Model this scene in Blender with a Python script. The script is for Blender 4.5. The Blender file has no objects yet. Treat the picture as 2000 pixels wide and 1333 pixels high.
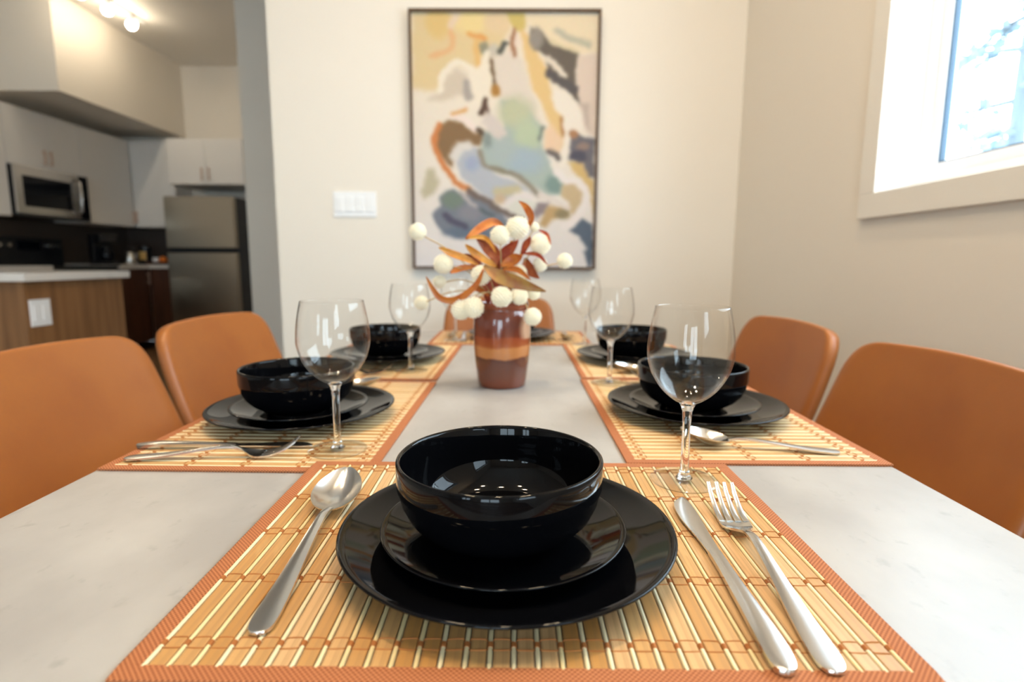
import bpy, bmesh, math, random
import numpy as np
from mathutils import Vector, Matrix
random.seed(7); rng = np.random.default_rng(7)
SC = bpy.context.scene; COL = SC.collection
PI = math.pi

# ------------------------------------------------------------------ camera
F, PITCH, YAW, ROLL, CX, CH = 1090.03, 0.141656, -0.004331, -0.005081, -0.00389, 0.75 + 0.225156
_fw = np.array([math.sin(YAW)*math.cos(PITCH), math.cos(YAW)*math.cos(PITCH), -math.sin(PITCH)])
_rt = np.cross(_fw, [0, 0, 1]); _rt /= np.linalg.norm(_rt); _up = np.cross(_rt, _fw)
_r = _rt*math.cos(ROLL) - _up*math.sin(ROLL); _u = _up*math.cos(ROLL) + _rt*math.sin(ROLL)
CAMP = np.array([CX, 0, CH])
cd = bpy.data.cameras.new('camera'); cam = bpy.data.objects.new('camera', cd); COL.objects.link(cam)
cd.sensor_fit = 'HORIZONTAL'; cd.sensor_width = 36; cd.lens = F/2000*36
cd.clip_start = 0.02; cd.clip_end = 200
M = Matrix(((_r[0], _u[0], -_fw[0], CX), (_r[1], _u[1], -_fw[1], 0), (_r[2], _u[2], -_fw[2], CH), (0, 0, 0, 1)))
cam.matrix_world = M
cd.dof.use_dof = True; cd.dof.focus_distance = 0.46; cd.dof.aperture_fstop = 4.2; cd.dof.aperture_blades = 7
SC.camera = cam
def at(u, v, Y):
    """world point on the vertical plane at depth Y that lies under a pixel of the photograph"""
    d = _fw*F + _r*(u-1000) - _u*(v-666.5)
    return Vector(CAMP + d*(Y/d[1]))

# ------------------------------------------------------------------ sky, exposure
SKY = 12.0
w = bpy.data.worlds.new('sky'); SC.world = w; w.use_nodes = True
nt = w.node_tree; nt.nodes.clear()
o_ = nt.nodes.new('ShaderNodeOutputWorld'); b_ = nt.nodes.new('ShaderNodeBackground')
b_.inputs['Color'].default_value = (0.72, 0.87, 1.0, 1); b_.inputs['Strength'].default_value = SKY
nt.links.new(b_.outputs[0], o_.inputs[0])
LAMP = 390.0      # dining ceiling downlight radiance
TRACK = 70.0      # kitchen track bulb radiance
vs = SC.view_settings
vs.view_transform = 'Standard'; vs.look = 'None'; vs.gamma = 1; vs.use_curve_mapping = False
vs.exposure = 0.1
SC.cycles.use_denoising = True
SC.cycles.max_bounces = 10; SC.cycles.diffuse_bounces = 5; SC.cycles.transparent_max_bounces = 24
SC.cycles.transmission_bounces = 10; SC.cycles.sample_clamp_indirect = 6
SC.cycles.blur_glossy = 0.5; SC.cycles.caustics_refractive = False
def portal(name, loc, rot, sx, sy):
    l = bpy.data.lights.new(name, 'AREA'); l.shape = 'RECTANGLE'; l.size = sx; l.size_y = sy
    l.cycles.is_portal = True
    o = bpy.data.objects.new(name, l); COL.objects.link(o); o.location = loc; o.rotation_euler = rot
    return o

# ------------------------------------------------------------------ helpers
def tag(o, label=None, cat=None, group=None, kind=None):
    if label: o['label'] = label
    if cat: o['category'] = cat
    if group: o['group'] = group
    if kind: o['kind'] = kind
    return o
def srgb(r, g, b):
    f = lambda c: (c/255/12.92) if c/255 <= 0.04045 else ((c/255+0.055)/1.055)**2.4
    return (f(r), f(g), f(b))
def thing(name, label, cat, loc=(0, 0, 0), rotz=0, group=None):
    o = bpy.data.objects.new(name, None); COL.objects.link(o)
    o.location = loc; o.rotation_euler = (0, 0, rotz); o.empty_display_size = 0.05
    return tag(o, label, cat, group)
def link(name, me, parent=None, loc=None):
    o = bpy.data.objects.new(name, me); COL.objects.link(o)
    if parent: o.parent = parent
    if loc is not None: o.location = loc
    return o
def setmat(me, m):
    me.materials.clear(); me.materials.append(m)
class MB:
    """collects shapes, build() makes one mesh object"""
    def __init__(s): s.v = []; s.f = []
    def add(s, v, f, M=None):
        k = len(s.v)
        s.v += [tuple(M @ Vector(p)) if M else tuple(p) for p in v]
        s.f += [tuple(i+k for i in q) for q in f]; return s
    def box(s, x0, x1, y0, y1, z0, z1, M=None):
        v = [(x, y, z) for z in (z0, z1) for y in (y0, y1) for x in (x0, x1)]
        return s.add(v, [(0, 2, 3, 1), (4, 5, 7, 6), (0, 1, 5, 4), (2, 6, 7, 3), (0, 4, 6, 2), (1, 3, 7, 5)], M)
    def lathe(s, prof, n=48, M=None):
        v = []; f = []; m = len(prof)
        for i in range(n):
            a = 2*PI*i/n
            v += [(r*math.cos(a), r*math.sin(a), z) for r, z in prof]
        for i in range(n):
            j = (i+1) % n
            for k in range(m-1):
                f.append((i*m+k, j*m+k, j*m+k+1, i*m+k+1))
        return s.add(v, f, M)
    def tube(s, pts, rad, n=10, cap=True):
        pts = [Vector(p) for p in pts]; m = len(pts)
        if not hasattr(rad, '__len__'): rad = [rad]*m
        v = []; f = []; ref = None
        for i, p in enumerate(pts):
            t = (pts[min(i+1, m-1)] - pts[max(i-1, 0)]).normalized()
            if ref is None:
                ref = Vector((0, 0, 1)) if abs(t.z) < 0.9 else Vector((1, 0, 0))
            a = (ref - t*ref.dot(t)).normalized(); b = t.cross(a); ref = a
            v += [tuple(p + rad[i]*(a*math.cos(2*PI*k/n) + b*math.sin(2*PI*k/n))) for k in range(n)]
        for i in range(m-1):
            for k in range(n):
                l = (k+1) % n; f.append((i*n+k, i*n+l, (i+1)*n+l, (i+1)*n+k))
        if cap: f += [tuple(range(n))[::-1], tuple((m-1)*n+k for k in range(n))]
        return s.add(v, f)
    def strip(s, st, nt_=8, th=0.0016):
        """st: list of (centre, right, normal, half width, bulge): a closed curved slab"""
        v = []; f = []; m = len(st); q = nt_+1
        for top in (1, 0):
            for c, r, n, hw, bl in st:
                c = Vector(c); r = Vector(r).normalized(); n = Vector(n).normalized()
                for k in range(q):
                    t = -1+2*k/nt_
                    t2 = math.sin(t*PI/2)
                    v.append(tuple(c + r*hw*t2 + n*(bl*(1-t2*t2) - (0 if top else th))))
        B = m*q
        for i in range(m-1):
            for k in range(nt_):
                a = i*q+k; f.append((a, a+1, a+q+1, a+q)); f.append((B+a, B+a+q, B+a+q+1, B+a+1))
        for i in range(m-1):
            a = i*q; f.append((a, a+q, B+a+q, B+a)); a = i*q+nt_; f.append((a, B+a, B+a+q, a+q))
        for k in range(nt_):
            f.append((k, B+k, B+k+1, k+1)); a = (m-1)*q+k; f.append((a, a+1, B+a+1, B+a))
        return s.add(v, f)
    def mesh(s, name, m, smooth=False, bevel=0, seg=2, angle=None):
        me = bpy.data.meshes.new(name); me.from_pydata(s.v, [], s.f)
        bm = bmesh.new(); bm.from_mesh(me)
        bmesh.ops.remove_doubles(bm, verts=bm.verts, dist=1e-6)
        bmesh.ops.recalc_face_normals(bm, faces=bm.faces)
        if bevel:
            bmesh.ops.bevel(bm, geom=list(bm.edges), offset=bevel, segments=seg, profile=0.6, affect='EDGES', clamp_overlap=True)
        bm.to_mesh(me); bm.free()
        if smooth: me.shade_smooth()
        if smooth and angle:
            me.set_sharp_from_angle(angle=math.radians(angle))
        setmat(me, m); return me
    def build(s, name, m, parent=None, smooth=False, bevel=0, seg=2, angle=None, loc=None):
        return link(name, s.mesh(name, m, smooth, bevel, seg, angle), parent, loc)
def box(name, m, x0, x1, y0, y1, z0, z1, parent=None, bevel=0, seg=2):
    return MB().box(x0, x1, y0, y1, z0, z1).build(name, m, parent, bevel=bevel, seg=seg)
def struct(name, m, *a, label=None, cat=None):
    o = box(name, m, *a); tag(o, kind='structure')
    if label: tag(o, label, cat)
    return o
def interp(tab, xs):
    tab = sorted(tab); X = [t[0] for t in tab]; Y = [t[1] for t in tab]
    out = []
    m = []
    for i in range(len(X)):
        a = max(i-1, 0); b = min(i+1, len(X)-1); m.append((Y[b]-Y[a])/(X[b]-X[a]))
    for x in xs:
        i = min(max(np.searchsorted(X, x)-1, 0), len(X)-2)
        h = X[i+1]-X[i]; t = min(max((x-X[i])/h, 0), 1)
        out.append((2*t**3-3*t*t+1)*Y[i]+(t**3-2*t*t+t)*h*m[i]+(-2*t**3+3*t*t)*Y[i+1]+(t**3-t*t)*h*m[i+1])
    return out
def curve_pts(P, n):
    P = [Vector(p) for p in P]; xs = np.linspace(0, len(P)-1, n)
    c = [interp([(i, p[k]) for i, p in enumerate(P)], xs) for k in range(3)]
    return [Vector(q) for q in zip(*c)]
def dup(o, parent=None):
    c = o.copy(); COL.objects.link(c); c.parent = parent
    for ch in list(o.children): dup(ch, c)
    return c

# ------------------------------------------------------------------ materials
def mat(name, color, rough=0.5, metal=0.0, spec=0.5, noise=None, noise2=None, bump=None, coat=0, coords='Object', emit=None, sheen=0):
    """noise=(scale xyz, colour, lo, hi): second colour mixed in by noise; bump=(scale xyz, strength)"""
    m = bpy.data.materials.new(name); m.use_nodes = True; N = m.node_tree.nodes; L = m.node_tree.links
    p = N['Principled BSDF']
    p.inputs['Base Color'].default_value = (*color, 1); p.inputs['Roughness'].default_value = rough
    p.inputs['Metallic'].default_value = metal; p.inputs['Specular IOR Level'].default_value = spec
    if coat: p.inputs['Coat Weight'].default_value = coat; p.inputs['Coat Roughness'].default_value = 0.05
    if sheen: p.inputs['Sheen Weight'].default_value = sheen
    if emit:
        p.inputs['Emission Color'].default_value = (*emit[0], 1); p.inputs['Emission Strength'].default_value = emit[1]
    tc = None
    def noise_fac(sc, det=4):
        nonlocal tc
        if tc is None: tc = N.new('ShaderNodeTexCoord')
        mp = N.new('ShaderNodeMapping'); mp.inputs['Scale'].default_value = sc
        L.new(tc.outputs[coords], mp.inputs[0])
        n = N.new('ShaderNodeTexNoise'); n.inputs['Scale'].default_value = 1; n.inputs['Detail'].default_value = det
        L.new(mp.outputs[0], n.inputs['Vector']); return n.outputs['Fac']
    prev = None
    for nz in (noise, noise2):
        if not nz: continue
        sc, c2, lo, hi = nz
        mr = N.new('ShaderNodeMapRange'); mr.inputs['From Min'].default_value = lo; mr.inputs['From Max'].default_value = hi
        L.new(noise_fac(sc), mr.inputs['Value'])
        mx = N.new('ShaderNodeMix'); mx.data_type = 'RGBA'
        L.new(mr.outputs[0], mx.inputs[0])
        if prev: L.new(prev, mx.inputs[6])
        else: mx.inputs[6].default_value = (*color, 1)
        mx.inputs[7].default_value = (*c2, 1); prev = mx.outputs[2]
    if prev: L.new(prev, p.inputs['Base Color'])
    if bump:
        bn = N.new('ShaderNodeBump'); bn.inputs['Strength'].default_value = bump[1]; bn.inputs['Distance'].default_value = bump[2] if len(bump) > 2 else 0.001
        L.new(noise_fac(bump[0]), bn.inputs['Height']); L.new(bn.outputs[0], p.inputs['Normal'])
    return m
def random_tint(m, cols):
    """per-object colour out of a list, multiplied in front of any noise already there"""
    N = m.node_tree.nodes; L = m.node_tree.links
    oi = N.new('ShaderNodeObjectInfo'); cr = N.new('ShaderNodeValToRGB')
    cr.color_ramp.interpolation = 'CONSTANT'
    e = cr.color_ramp.elements
    while len(e) < len(cols): e.new(0.5)
    for i, c in enumerate(cols): e[i].position = i/len(cols); e[i].color = (*c, 1)
    L.new(oi.outputs['Random'], cr.inputs[0])
    mixes = [n for n in N if n.type == 'MIX']
    if mixes: L.new(cr.outputs[0], mixes[0].inputs[6])
    else: L.new(cr.outputs[0], N['Principled BSDF'].inputs['Base Color'])
    return m
def thin_glass(name, tint=(0.996, 0.998, 0.996), base=0.022):
    m = bpy.data.materials.new(name); m.use_nodes = True; N = m.node_tree.nodes; L = m.node_tree.links
    N.clear(); out = N.new('ShaderNodeOutputMaterial'); mix = N.new('ShaderNodeMixShader')
    tr = N.new('ShaderNodeBsdfTransparent'); gl = N.new('ShaderNodeBsdfGlossy'); gl.inputs['Roughness'].default_value = 0.0
    tr.inputs[0].default_value = (*tint, 1)
    lw = N.new('ShaderNodeLayerWeight'); lw.inputs['Blend'].default_value = 0.5
    pw = N.new('ShaderNodeMath'); pw.operation = 'POWER'; pw.inputs[1].default_value = 5.0
    ml = N.new('ShaderNodeMath'); ml.operation = 'MULTIPLY_ADD'; ml.inputs[1].default_value = 0.9-base; ml.inputs[2].default_value = base
    L.new(lw.outputs['Facing'], pw.inputs[0]); L.new(pw.outputs[0], ml.inputs[0])
    L.new(ml.outputs[0], mix.inputs[0]); L.new(tr.outputs[0], mix.inputs[1]); L.new(gl.outputs[0], mix.inputs[2])
    L.new(mix.outputs[0], out.inputs[0]); return m
MT = {}
MT['wall'] = mat('wall_paint', (0.80, 0.745, 0.66), 0.6, bump=((140, 140, 140), 0.05))
MT['ceil'] = mat('ceiling_paint', (0.80, 0.77, 0.72), 0.7)
MT['trim'] = mat('trim_paint', (0.82, 0.79, 0.73), 0.4)
MT['vinyl'] = mat('window_vinyl', (0.85, 0.86, 0.88), 0.35)
MT['gasket'] = mat('window_gasket', (0.025, 0.06, 0.10), 0.5)
MT['pane'] = thin_glass('window_pane', (0.96, 0.98, 0.98), 0.04)
MT['plank'] = random_tint(mat('floor_oak', (0.2, 0.11, 0.05), 0.45, noise=((3, 60, 60), (0.13, 0.07, 0.033), 0.35, 0.75)),
                          [(0.24, 0.135, 0.062), (0.20, 0.11, 0.05), (0.27, 0.155, 0.075), (0.18, 0.10, 0.046)])
MT['subfloor'] = mat('subfloor', (0.05, 0.03, 0.02), 0.8)
MT['concrete'] = mat('table_laminate', (0.36, 0.34, 0.32), 0.34, noise=((13, 9, 13), (0.44, 0.42, 0.395), 0.38, 0.72),
                     noise2=((70, 55, 70), (0.30, 0.285, 0.265), 0.62, 0.85), bump=((160, 160, 160), 0.05, 0.0005))
MT['darkmetal'] = mat('black_metal', (0.015, 0.015, 0.016), 0.45, 0.3)
MT['leather'] = mat('caramel_leather', srgb(158, 92, 32), 0.44, spec=0.6, noise=((6, 6, 6), srgb(148, 82, 26), 0.4, 0.7),
                    bump=((420, 420, 420), 0.25, 0.0006))
MT['black'] = mat('black_glaze', (0.0022, 0.0023, 0.003), 0.05, spec=0.2)
MT['steel'] = mat('satin_steel', (0.66, 0.65, 0.63), 0.2, 1.0)
MT['steel2'] = mat('brushed_steel', (0.62, 0.60, 0.57), 0.27, 1.0, bump=((30, 1200, 30), 0.04, 0.0003))
MT['bamboo'] = random_tint(mat('bamboo_slat', (0.7, 0.5, 0.25), 0.42, noise=((1100, 9, 200), (0.36, 0.20, 0.08), 0.46, 0.9),
                    noise2=((40, 18, 10), (0.72, 0.47, 0.20), 0.6, 0.9), bump=((1500, 20, 300), 0.15, 0.0004)),
                    [srgb(210, 166, 112), srgb(198, 150, 92), srgb(216, 174, 124), srgb(190, 138, 76), srgb(208, 162, 104), srgb(214, 172, 120), srgb(196, 146, 86)])
MT['bstick'] = random_tint(mat('bamboo_stick', (0.8, 0.7, 0.5), 0.4), [srgb(240, 222, 176), srgb(246, 230, 190), srgb(236, 214, 160), srgb(242, 226, 184)])
MT['thread'] = mat('brown_thread', srgb(176, 108, 52), 0.8)
MT['glass'] = thin_glass('wine_glass_wall')
gm = bpy.data.materials.new('solid_glass'); gm.use_nodes = True
gp = gm.node_tree.nodes['Principled BSDF']; gp.inputs['Transmission Weight'].default_value = 1; gp.inputs['Roughness'].default_value = 0.0
gp.inputs['IOR'].default_value = 1.47; gp.inputs['Base Color'].default_value = (0.98, 0.99, 0.98, 1); MT['sglass'] = gm
MT['gfoot'] = thin_glass('wine_glass_foot', (0.992, 0.996, 0.992), 0.05)
MT['white'] = mat('white_plastic', (0.84, 0.85, 0.86), 0.35)
MT['cab'] = mat('white_cabinet', (0.80, 0.77, 0.73), 0.45)
MT['brass'] = mat('warm_handle', (0.62, 0.47, 0.38), 0.4, 0.6)
MT['oak'] = mat('oak_panel', srgb(140, 100, 62), 0.5, noise=((26, 26, 1.6), srgb(112, 76, 44), 0.4, 0.7))
MT['walnut'] = mat('walnut_front', srgb(86, 52, 34), 0.45, noise=((30, 30, 2), srgb(62, 36, 24), 0.4, 0.7))
MT['splash'] = mat('dark_backsplash', srgb(74, 62, 54), 0.3)
MT['quartz'] = mat('pale_quartz', (0.72, 0.69, 0.65), 0.25, noise=((14, 14, 14), (0.62, 0.6, 0.57), 0.55, 0.8))
MT['fridge'] = mat('fridge_steel', (0.42, 0.36, 0.28), 0.28, 1.0, bump=((8, 900, 8), 0.05, 0.0004))
MT['fridgeside'] = mat('fridge_side', (0.012, 0.014, 0.02), 0.4)
MT['blackglass'] = mat('black_glass', (0.004, 0.005, 0.008), 0.06, spec=0.2)
MT['blackplastic'] = mat('black_plastic', (0.008, 0.009, 0.012), 0.3)
MT['frame'] = mat('picture_frame_wood', srgb(84, 60, 38), 0.45)
MT['petal'] = mat('cream_petal', srgb(248, 242, 224), 0.8, noise=((30, 30, 30), srgb(240, 230, 200), 0.4, 0.7))
MT['stem'] = mat('flower_stem', srgb(190, 160, 110), 0.6)
MT['orange'] = mat('orange_peel', srgb(230, 120, 30), 0.45, bump=((300, 300, 300), 0.2))

# woven cloth binding of the placemats
m = mat('woven_binding', srgb(196, 122, 78), 0.85); MT['binding'] = m
N = m.node_tree.nodes; L = m.node_tree.links
tc = N.new('ShaderNodeTexCoord'); mp = N.new('ShaderNodeMapping'); mp.inputs['Scale'].default_value = (620, 620, 620)
L.new(tc.outputs['Object'], mp.inputs[0]); ck = N.new('ShaderNodeTexChecker'); ck.inputs['Scale'].default_value = 1
ck.inputs['Color1'].default_value = (*srgb(192, 122, 76), 1); ck.inputs['Color2'].default_value = (*srgb(144, 80, 44), 1)
L.new(mp.outputs[0], ck.inputs[0]); L.new(ck.outputs[0], N['Principled BSDF'].inputs['Base Color'])
bn = N.new('ShaderNodeBump'); bn.inputs['Strength'].default_value = 0.4; bn.inputs['Distance'].default_value = 0.0005
L.new(ck.outputs[1], bn.inputs['Height']); L.new(bn.outputs[0], N['Principled BSDF'].inputs['Normal'])

# ------------------------------------------------------------------ the setting
XR, YB, ZC = 0.9915, 2.58, 3.16            # right wall, dining back wall, ceiling
XL, YK, YS = -4.60, 6.71, -3.6             # kitchen left wall, kitchen back wall, wall behind the camera
WT = 0.13
# floor of separate planks
fl = struct('floor', MT['subfloor'], XL, XR, YS, YK, -0.06, -0.012, label='dark oak plank floor under the table and in the kitchen', cat='floor')
pm = MB().box(0, 2.0, 0, 0.196, -0.012, 0).mesh('plank', MT['plank'], bevel=0.002, seg=1)
row = 0; y = YS
while y < YK-0.01:
    off = (row*0.73) % 2.0
    x = XL-off
    while x < XR-0.02:
        x0 = max(x, XL); x1 = min(x+1.996, XR)
        if x1-x0 > 0.03:
            k = link('plank', pm, fl, (x0, y, 0))
            k.scale = ((x1-x0)/2.0, min(1, (YK-y)/0.196), 1)
        x += 2.0
    y += 0.2; row += 1
struct('ceiling', MT['ceil'], XL, XR, YS, YK, ZC, ZC+0.1, label='plain warm white ceiling over dining room and kitchen', cat='ceiling')
def wall_with_holes_x(name, x0, x1, y0, y1, z0, z1, holes, label):
    """wall slab lying along y, holes = (ya, yb, za, zb)"""
    mb = MB(); ys = sorted({y0, y1, *[h[0] for h in holes], *[h[1] for h in holes]})
    for a, b in zip(ys, ys[1:]):
        h = [h for h in holes if h[0] <= a and h[1] >= b]
        if h: mb.box(x0, x1, a, b, z0, h[0][2]); mb.box(x0, x1, a, b, h[0][3], z1)
        else: mb.box(x0, x1, a, b, z0, z1)
    return tag(mb.build(name, MT['wall']), label, 'wall', kind='structure')
W1 = (0.30, 1.572, 1.167, 2.05)            # window in view
W2 = (-2.60, -0.90, 1.167, 2.05)           # its neighbour further back in the room
wall_with_holes_x('wall_right', XR, XR+WT, YS, YK, 0, ZC, [W1, W2], 'beige painted wall on the right with the window')
struct('wall_back', MT['wall'], -1.085, XR, YB, YB+0.12, 0, ZC, label='beige painted wall behind the table with the picture', cat='wall')
struct('wall_hall', MT['wall'], -2.03, XR, 4.3, YK, 0, ZC, label='beige wall end standing between picture wall and fridge', cat='wall')
struct('wall_kitchen', MT['wall'], XL, -2.03, YK, YK+0.12, 0, ZC, label='beige kitchen wall above the fridge cabinet', cat='wall')
struct('wall_left', MT['wall'], XL-0.12, XL, YS, YK, 0, ZC, label='kitchen side wall behind the microwave and range', cat='wall')
S1 = (-3.0, -2.1, 0.9, 2.2); S2 = (-1.3, 0.1, 0.08, 1.95)
mb = MB(); xs = [XL, S1[0], S1[1], S2[0], S2[1], XR]
for i, (a, b) in enumerate(zip(xs, xs[1:])):
    h = S1 if i == 1 else S2 if i == 3 else None
    if h: mb.box(a, b, YS-WT, YS, 0, h[2]); mb.box(a, b, YS-WT, YS, h[3], ZC)
    else: mb.box(a, b, YS-WT, YS, 0, ZC)
tag(mb.build('wall_front', MT['wall']), 'beige wall of the living side behind the viewer', 'wall', kind='structure')
bk = MB().box(XL, -3.82, 4.89, YK, 2.37, ZC)
tag(bk.build('bulkhead', MT['wall']), 'boxed beige bulkhead hanging over the kitchen wall cabinets', 'bulkhead', kind='structure')
struct('baseboard_back', MT['trim'], -1.085, XR, YB-0.012, YB, 0, 0.1, label='painted baseboard under the picture wall', cat='baseboard')
struct('baseboard_right', MT['trim'], XR-0.012, XR, YS, YB, 0, 0.1, label='painted baseboard along the window wall', cat='baseboard')
struct('ground', mat('pale_snow', (0.75, 0.78, 0.8), 0.9), XR+0.3, 30, -20, 20, -0.9, -0.8, label='pale snowy ground outside the window', cat='ground')

def window_x(n, W, label):
    """window set in the right wall"""
    y0, y1, z0, z1 = W
    r = thing('window_%d' % n, label, 'window', (0, 0, 0)); tag(r, kind='structure')
    X = XR; c = 0.068; t = 0.016
    def board(name, *a): box(name, MT['trim'], *a, parent=r, bevel=0.002, seg=1)
    board('casing', X-t, X, y0-c, y1+c, z0-c, z0); board('casing', X-t, X, y0-c, y1+c, z1, z1+c)
    board('casing', X-t, X, y0-c, y0, z0, z1); board('casing', X-t, X, y1, y1+c, z0, z1)
    d0, d1 = X-0.004, X+0.09; j = 0.004
    for nm, a in (('jamb', (d0, d1, y0, y0+j, z0, z1)), ('jamb', (d0, d1, y1-j, y1, z0, z1)), ('jamb', (d0, d1, y0+j, y1-j, z0, z0+j)), ('jamb', (d0, d1, y0+j, y1-j, z1-j, z1))):
        box(nm, MT['vinyl'], *a, parent=r)
    def ring(name, m_, x0, x1, a, w_):
        mb = MB(); mb.box(x0, x1, y0+a, y1-a, z0+a, z0+a+w_); mb.box(x0, x1, y0+a, y1-a, z1-a-w_, z1-a)
        mb.box(x0, x1, y0+a, y0+a+w_, z0+a+w_, z1-a-w_); mb.box(x0, x1, y1-a-w_, y1-a, z0+a+w_, z1-a-w_)
        return mb.build(name, m_, r)
    ring('window_frame', MT['vinyl'], X+0.09, X+WT, 0, 0.036)
    s = ring('sash', MT['vinyl'], X+0.097, X+WT-0.005, 0.036, 0.03)
    g = ring('gasket', MT['gasket'], X+0.102, X+WT-0.012, 0.066, 0.004); g.parent = s
    box('pane', MT['pane'], X+0.106, X+0.112, y0+0.07, y1-0.07, z0+0.07, z1-0.07, parent=r)
    portal('daylight_opening', (X+0.10, (y0+y1)/2, (z0+z1)/2), (0, PI/2, 0), z1-z0-0.13, y1-y0-0.13)
    return r
window_x(1, W1, 'white framed window in the right wall above the chairs')
window_x(2, W2, 'white framed window further along the right wall behind the viewer')
def window_y(n, W, label):
    x0, x1, z0, z1 = W
    r = thing('window_%d' % n, label, 'window'); tag(r, kind='structure')
    mb = MB(); Y = YS
    for a, b, c, d in ((x0, x1, z0, z0+0.06), (x0, x1, z1-0.06, z1), (x0, x0+0.06, z0, z1), (x1-0.06, x1, z0, z1), ((x0+x1)/2-0.035, (x0+x1)/2+0.035, z0, z1)):
        mb.box(a, b, Y-0.09, Y-0.03, c, d)
    mb.build('window_frame', MT['vinyl'], r)
    for a, b in ((x0+0.06, (x0+x1)/2-0.035), ((x0+x1)/2+0.035, x1-0.06)):
        box('pane', MT['pane'], a, b, Y-0.065, Y-0.06, z0+0.06, z1-0.06, parent=r)
    portal('daylight_opening', ((x0+x1)/2, Y-0.05, (z0+z1)/2), (PI/2, 0, 0), x1-x0-0.1, z1-z0-0.1)
window_y(3, S1, 'smaller two-light window behind the viewer')
window_y(4, S2, 'glazed two-leaf patio door behind the viewer')

# tree outside the window, overexposure put into its pale bluish colours
tr = thing('tree', 'tree coloured pale to look overexposed, standing outside the window', 'tree', (4.7, 5.5, -0.8))
MT['bark'] = mat('overexposed_bark', (0.10, 0.12, 0.14), 0.9); MT['needle'] = mat('overexposed_needles', (0.15, 0.20, 0.23), 0.9)
MB().tube([(0, 0, 0), (0.03, 0.02, 2.4), (0, 0, 5.2)], [0.12, 0.08, 0.02], 8).build('trunk', MT['bark'], tr)
for i in range(26):
    a = i*2.4; z = 1.2+i*0.15; l = 1.35-0.035*i
    e = Vector((math.cos(a)*l, math.sin(a)*l, z-0.12-0.1*l)); mb = MB()
    for k in range(34):
        t = 0.25+0.75*rng.random(); c = Vector((0.02, 0.02, z)).lerp(e, t)
        d = Vector(rng.normal(size=3)).normalized()*(0.20-0.1*t); q = Vector(rng.normal(size=3)).normalized()*0.05
        mb.add([c, c+d*0.6+q, c+d, c+d*0.6-q, c+d*0.5+q.cross(d)*0.6], [(0, 1, 4), (1, 2, 4), (2, 3, 4), (3, 0, 4), (0, 3, 2, 1)])
    br = MB().tube([(0.01, 0.01, z), Vector((0.01, 0.01, z)).lerp(e, 0.5)+Vector((0, 0, 0.06)), e], [0.03, 0.02, 0.006], 5).build('branch', MT['bark'], tr)
    tag(mb.build('foliage', MT['needle'], br), kind='stuff')

# ------------------------------------------------------------------ dining table
TX0, TX1, TY0, TY1, TZ = -0.4546, 0.4202, 0.232, 1.80, 0.75
tb = thing('dining_table', 'long dining table with a pale grey concrete-look top', 'table', ((TX0+TX1)/2, (TY0+TY1)/2, 0))
tw, tl_ = (TX1-TX0)/2, (TY1-TY0)/2
box('tabletop', MT['concrete'], -tw, tw, -tl_, tl_, TZ-0.028, TZ, parent=tb, bevel=0.0025)
for sx in (-1, 1):
    for sy in (-1, 1):
        x, y = sx*(tw-0.09), sy*(tl_-0.09)
        MB().box(x-0.03, x+0.03, y-0.03, y+0.03, 0, TZ-0.028).build('leg', MT['darkmetal'], tb, bevel=0.004)
for sy in (-1, 1): box('apron', MT['darkmetal'], -tw+0.12, tw-0.12, sy*(tl_-0.09)-0.015, sy*(tl_-0.09)+0.015, TZ-0.09, TZ-0.028, parent=tb)
for sx in (-1, 1): box('apron', MT['darkmetal'], sx*(tw-0.09)-0.015, sx*(tw-0.09)+0.015, -tl_+0.12, tl_-0.12, TZ-0.09, TZ-0.028, parent=tb)

# ------------------------------------------------------------------ placemats
def make_mat(D, label):
    """W along x, D along y, origin at centre, z = 0 on the table"""
    W, b = 0.45, 0.0115
    r = thing('placemat', label, 'placemat', group='bamboo placemats')
    mb = MB(); h = 0.0026
    for a in ((-W/2, W/2, -D/2, -D/2+b), (-W/2, W/2, D/2-b, D/2)): mb.box(a[0], a[1], a[2], a[3], 0, h)
    for s in (-1, 1): x = s*(W/2-b/2); mb.box(x-b/2, x+b/2, -D/2+b, D/2-b, 0, h)
    tag(mb.build('binding', MT['binding'], r, bevel=0.0006, seg=2), 'reddish brown woven cloth edging')
    n = 32; pitch = (W-2*b-0.003)/(n-1); ly = D/2-b+0.001; x0 = -W/2+b+0.0015
    thin = MB(); thin.tube([(0, -ly, 0.00145), (0, ly, 0.00145)], 0.00145, 8)
    tm = thin.mesh('stick', MT['bstick'], smooth=True, angle=50)
    wm = MB().box(-0.0047, 0.0047, -ly, ly, 0.0002, 0.0023).mesh('slat', MT['bamboo'], bevel=0.0004, seg=1)
    for i in range(n):
        link('stick', tm, r, (x0+i*pitch, 0, 0))
        if i < n-1:
            k = link('slat', wm, r, (x0+(i+0.5)*pitch, 0, (i*37 % 5)*0.00004))
    for q, yy in enumerate((-0.131, -0.0645, 0.003, 0.0695, 0.138)):
        yy *= D/0.322; mb = MB()
        for i in range(n):
            x = x0+i*pitch
            for k in (-1, 0, 1):
                mb.lathe([(0.0010, -0.0006), (0.0019, -0.0006), (0.0019, 0.0006), (0.0010, 0.0006)], 7,
                         Matrix.Translation((x, yy+k*0.0014, 0.00145)) @ Matrix.Rotation(PI/2, 4, 'X'))
            if i < n-1:
                xc = x0+(i+0.5)*pitch
                for s in (-1, 1):
                    j = random.uniform(-0.0004, 0.0004)
                    mb.tube([(xc-0.0058, yy+s*0.0030+j, 0.0016), (xc-0.0045, yy+s*0.0046+j, 0.0025), (xc, yy+s*0.0048, 0.00262), (xc+0.0045, yy+s*0.0046-j, 0.0025), (xc+0.0058, yy+s*0.0030-j, 0.0016)], 0.00036, 5)
        mb.build('stitching', MT['thread'], r)
    return r
MATZ = TZ+0.0027
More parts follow.
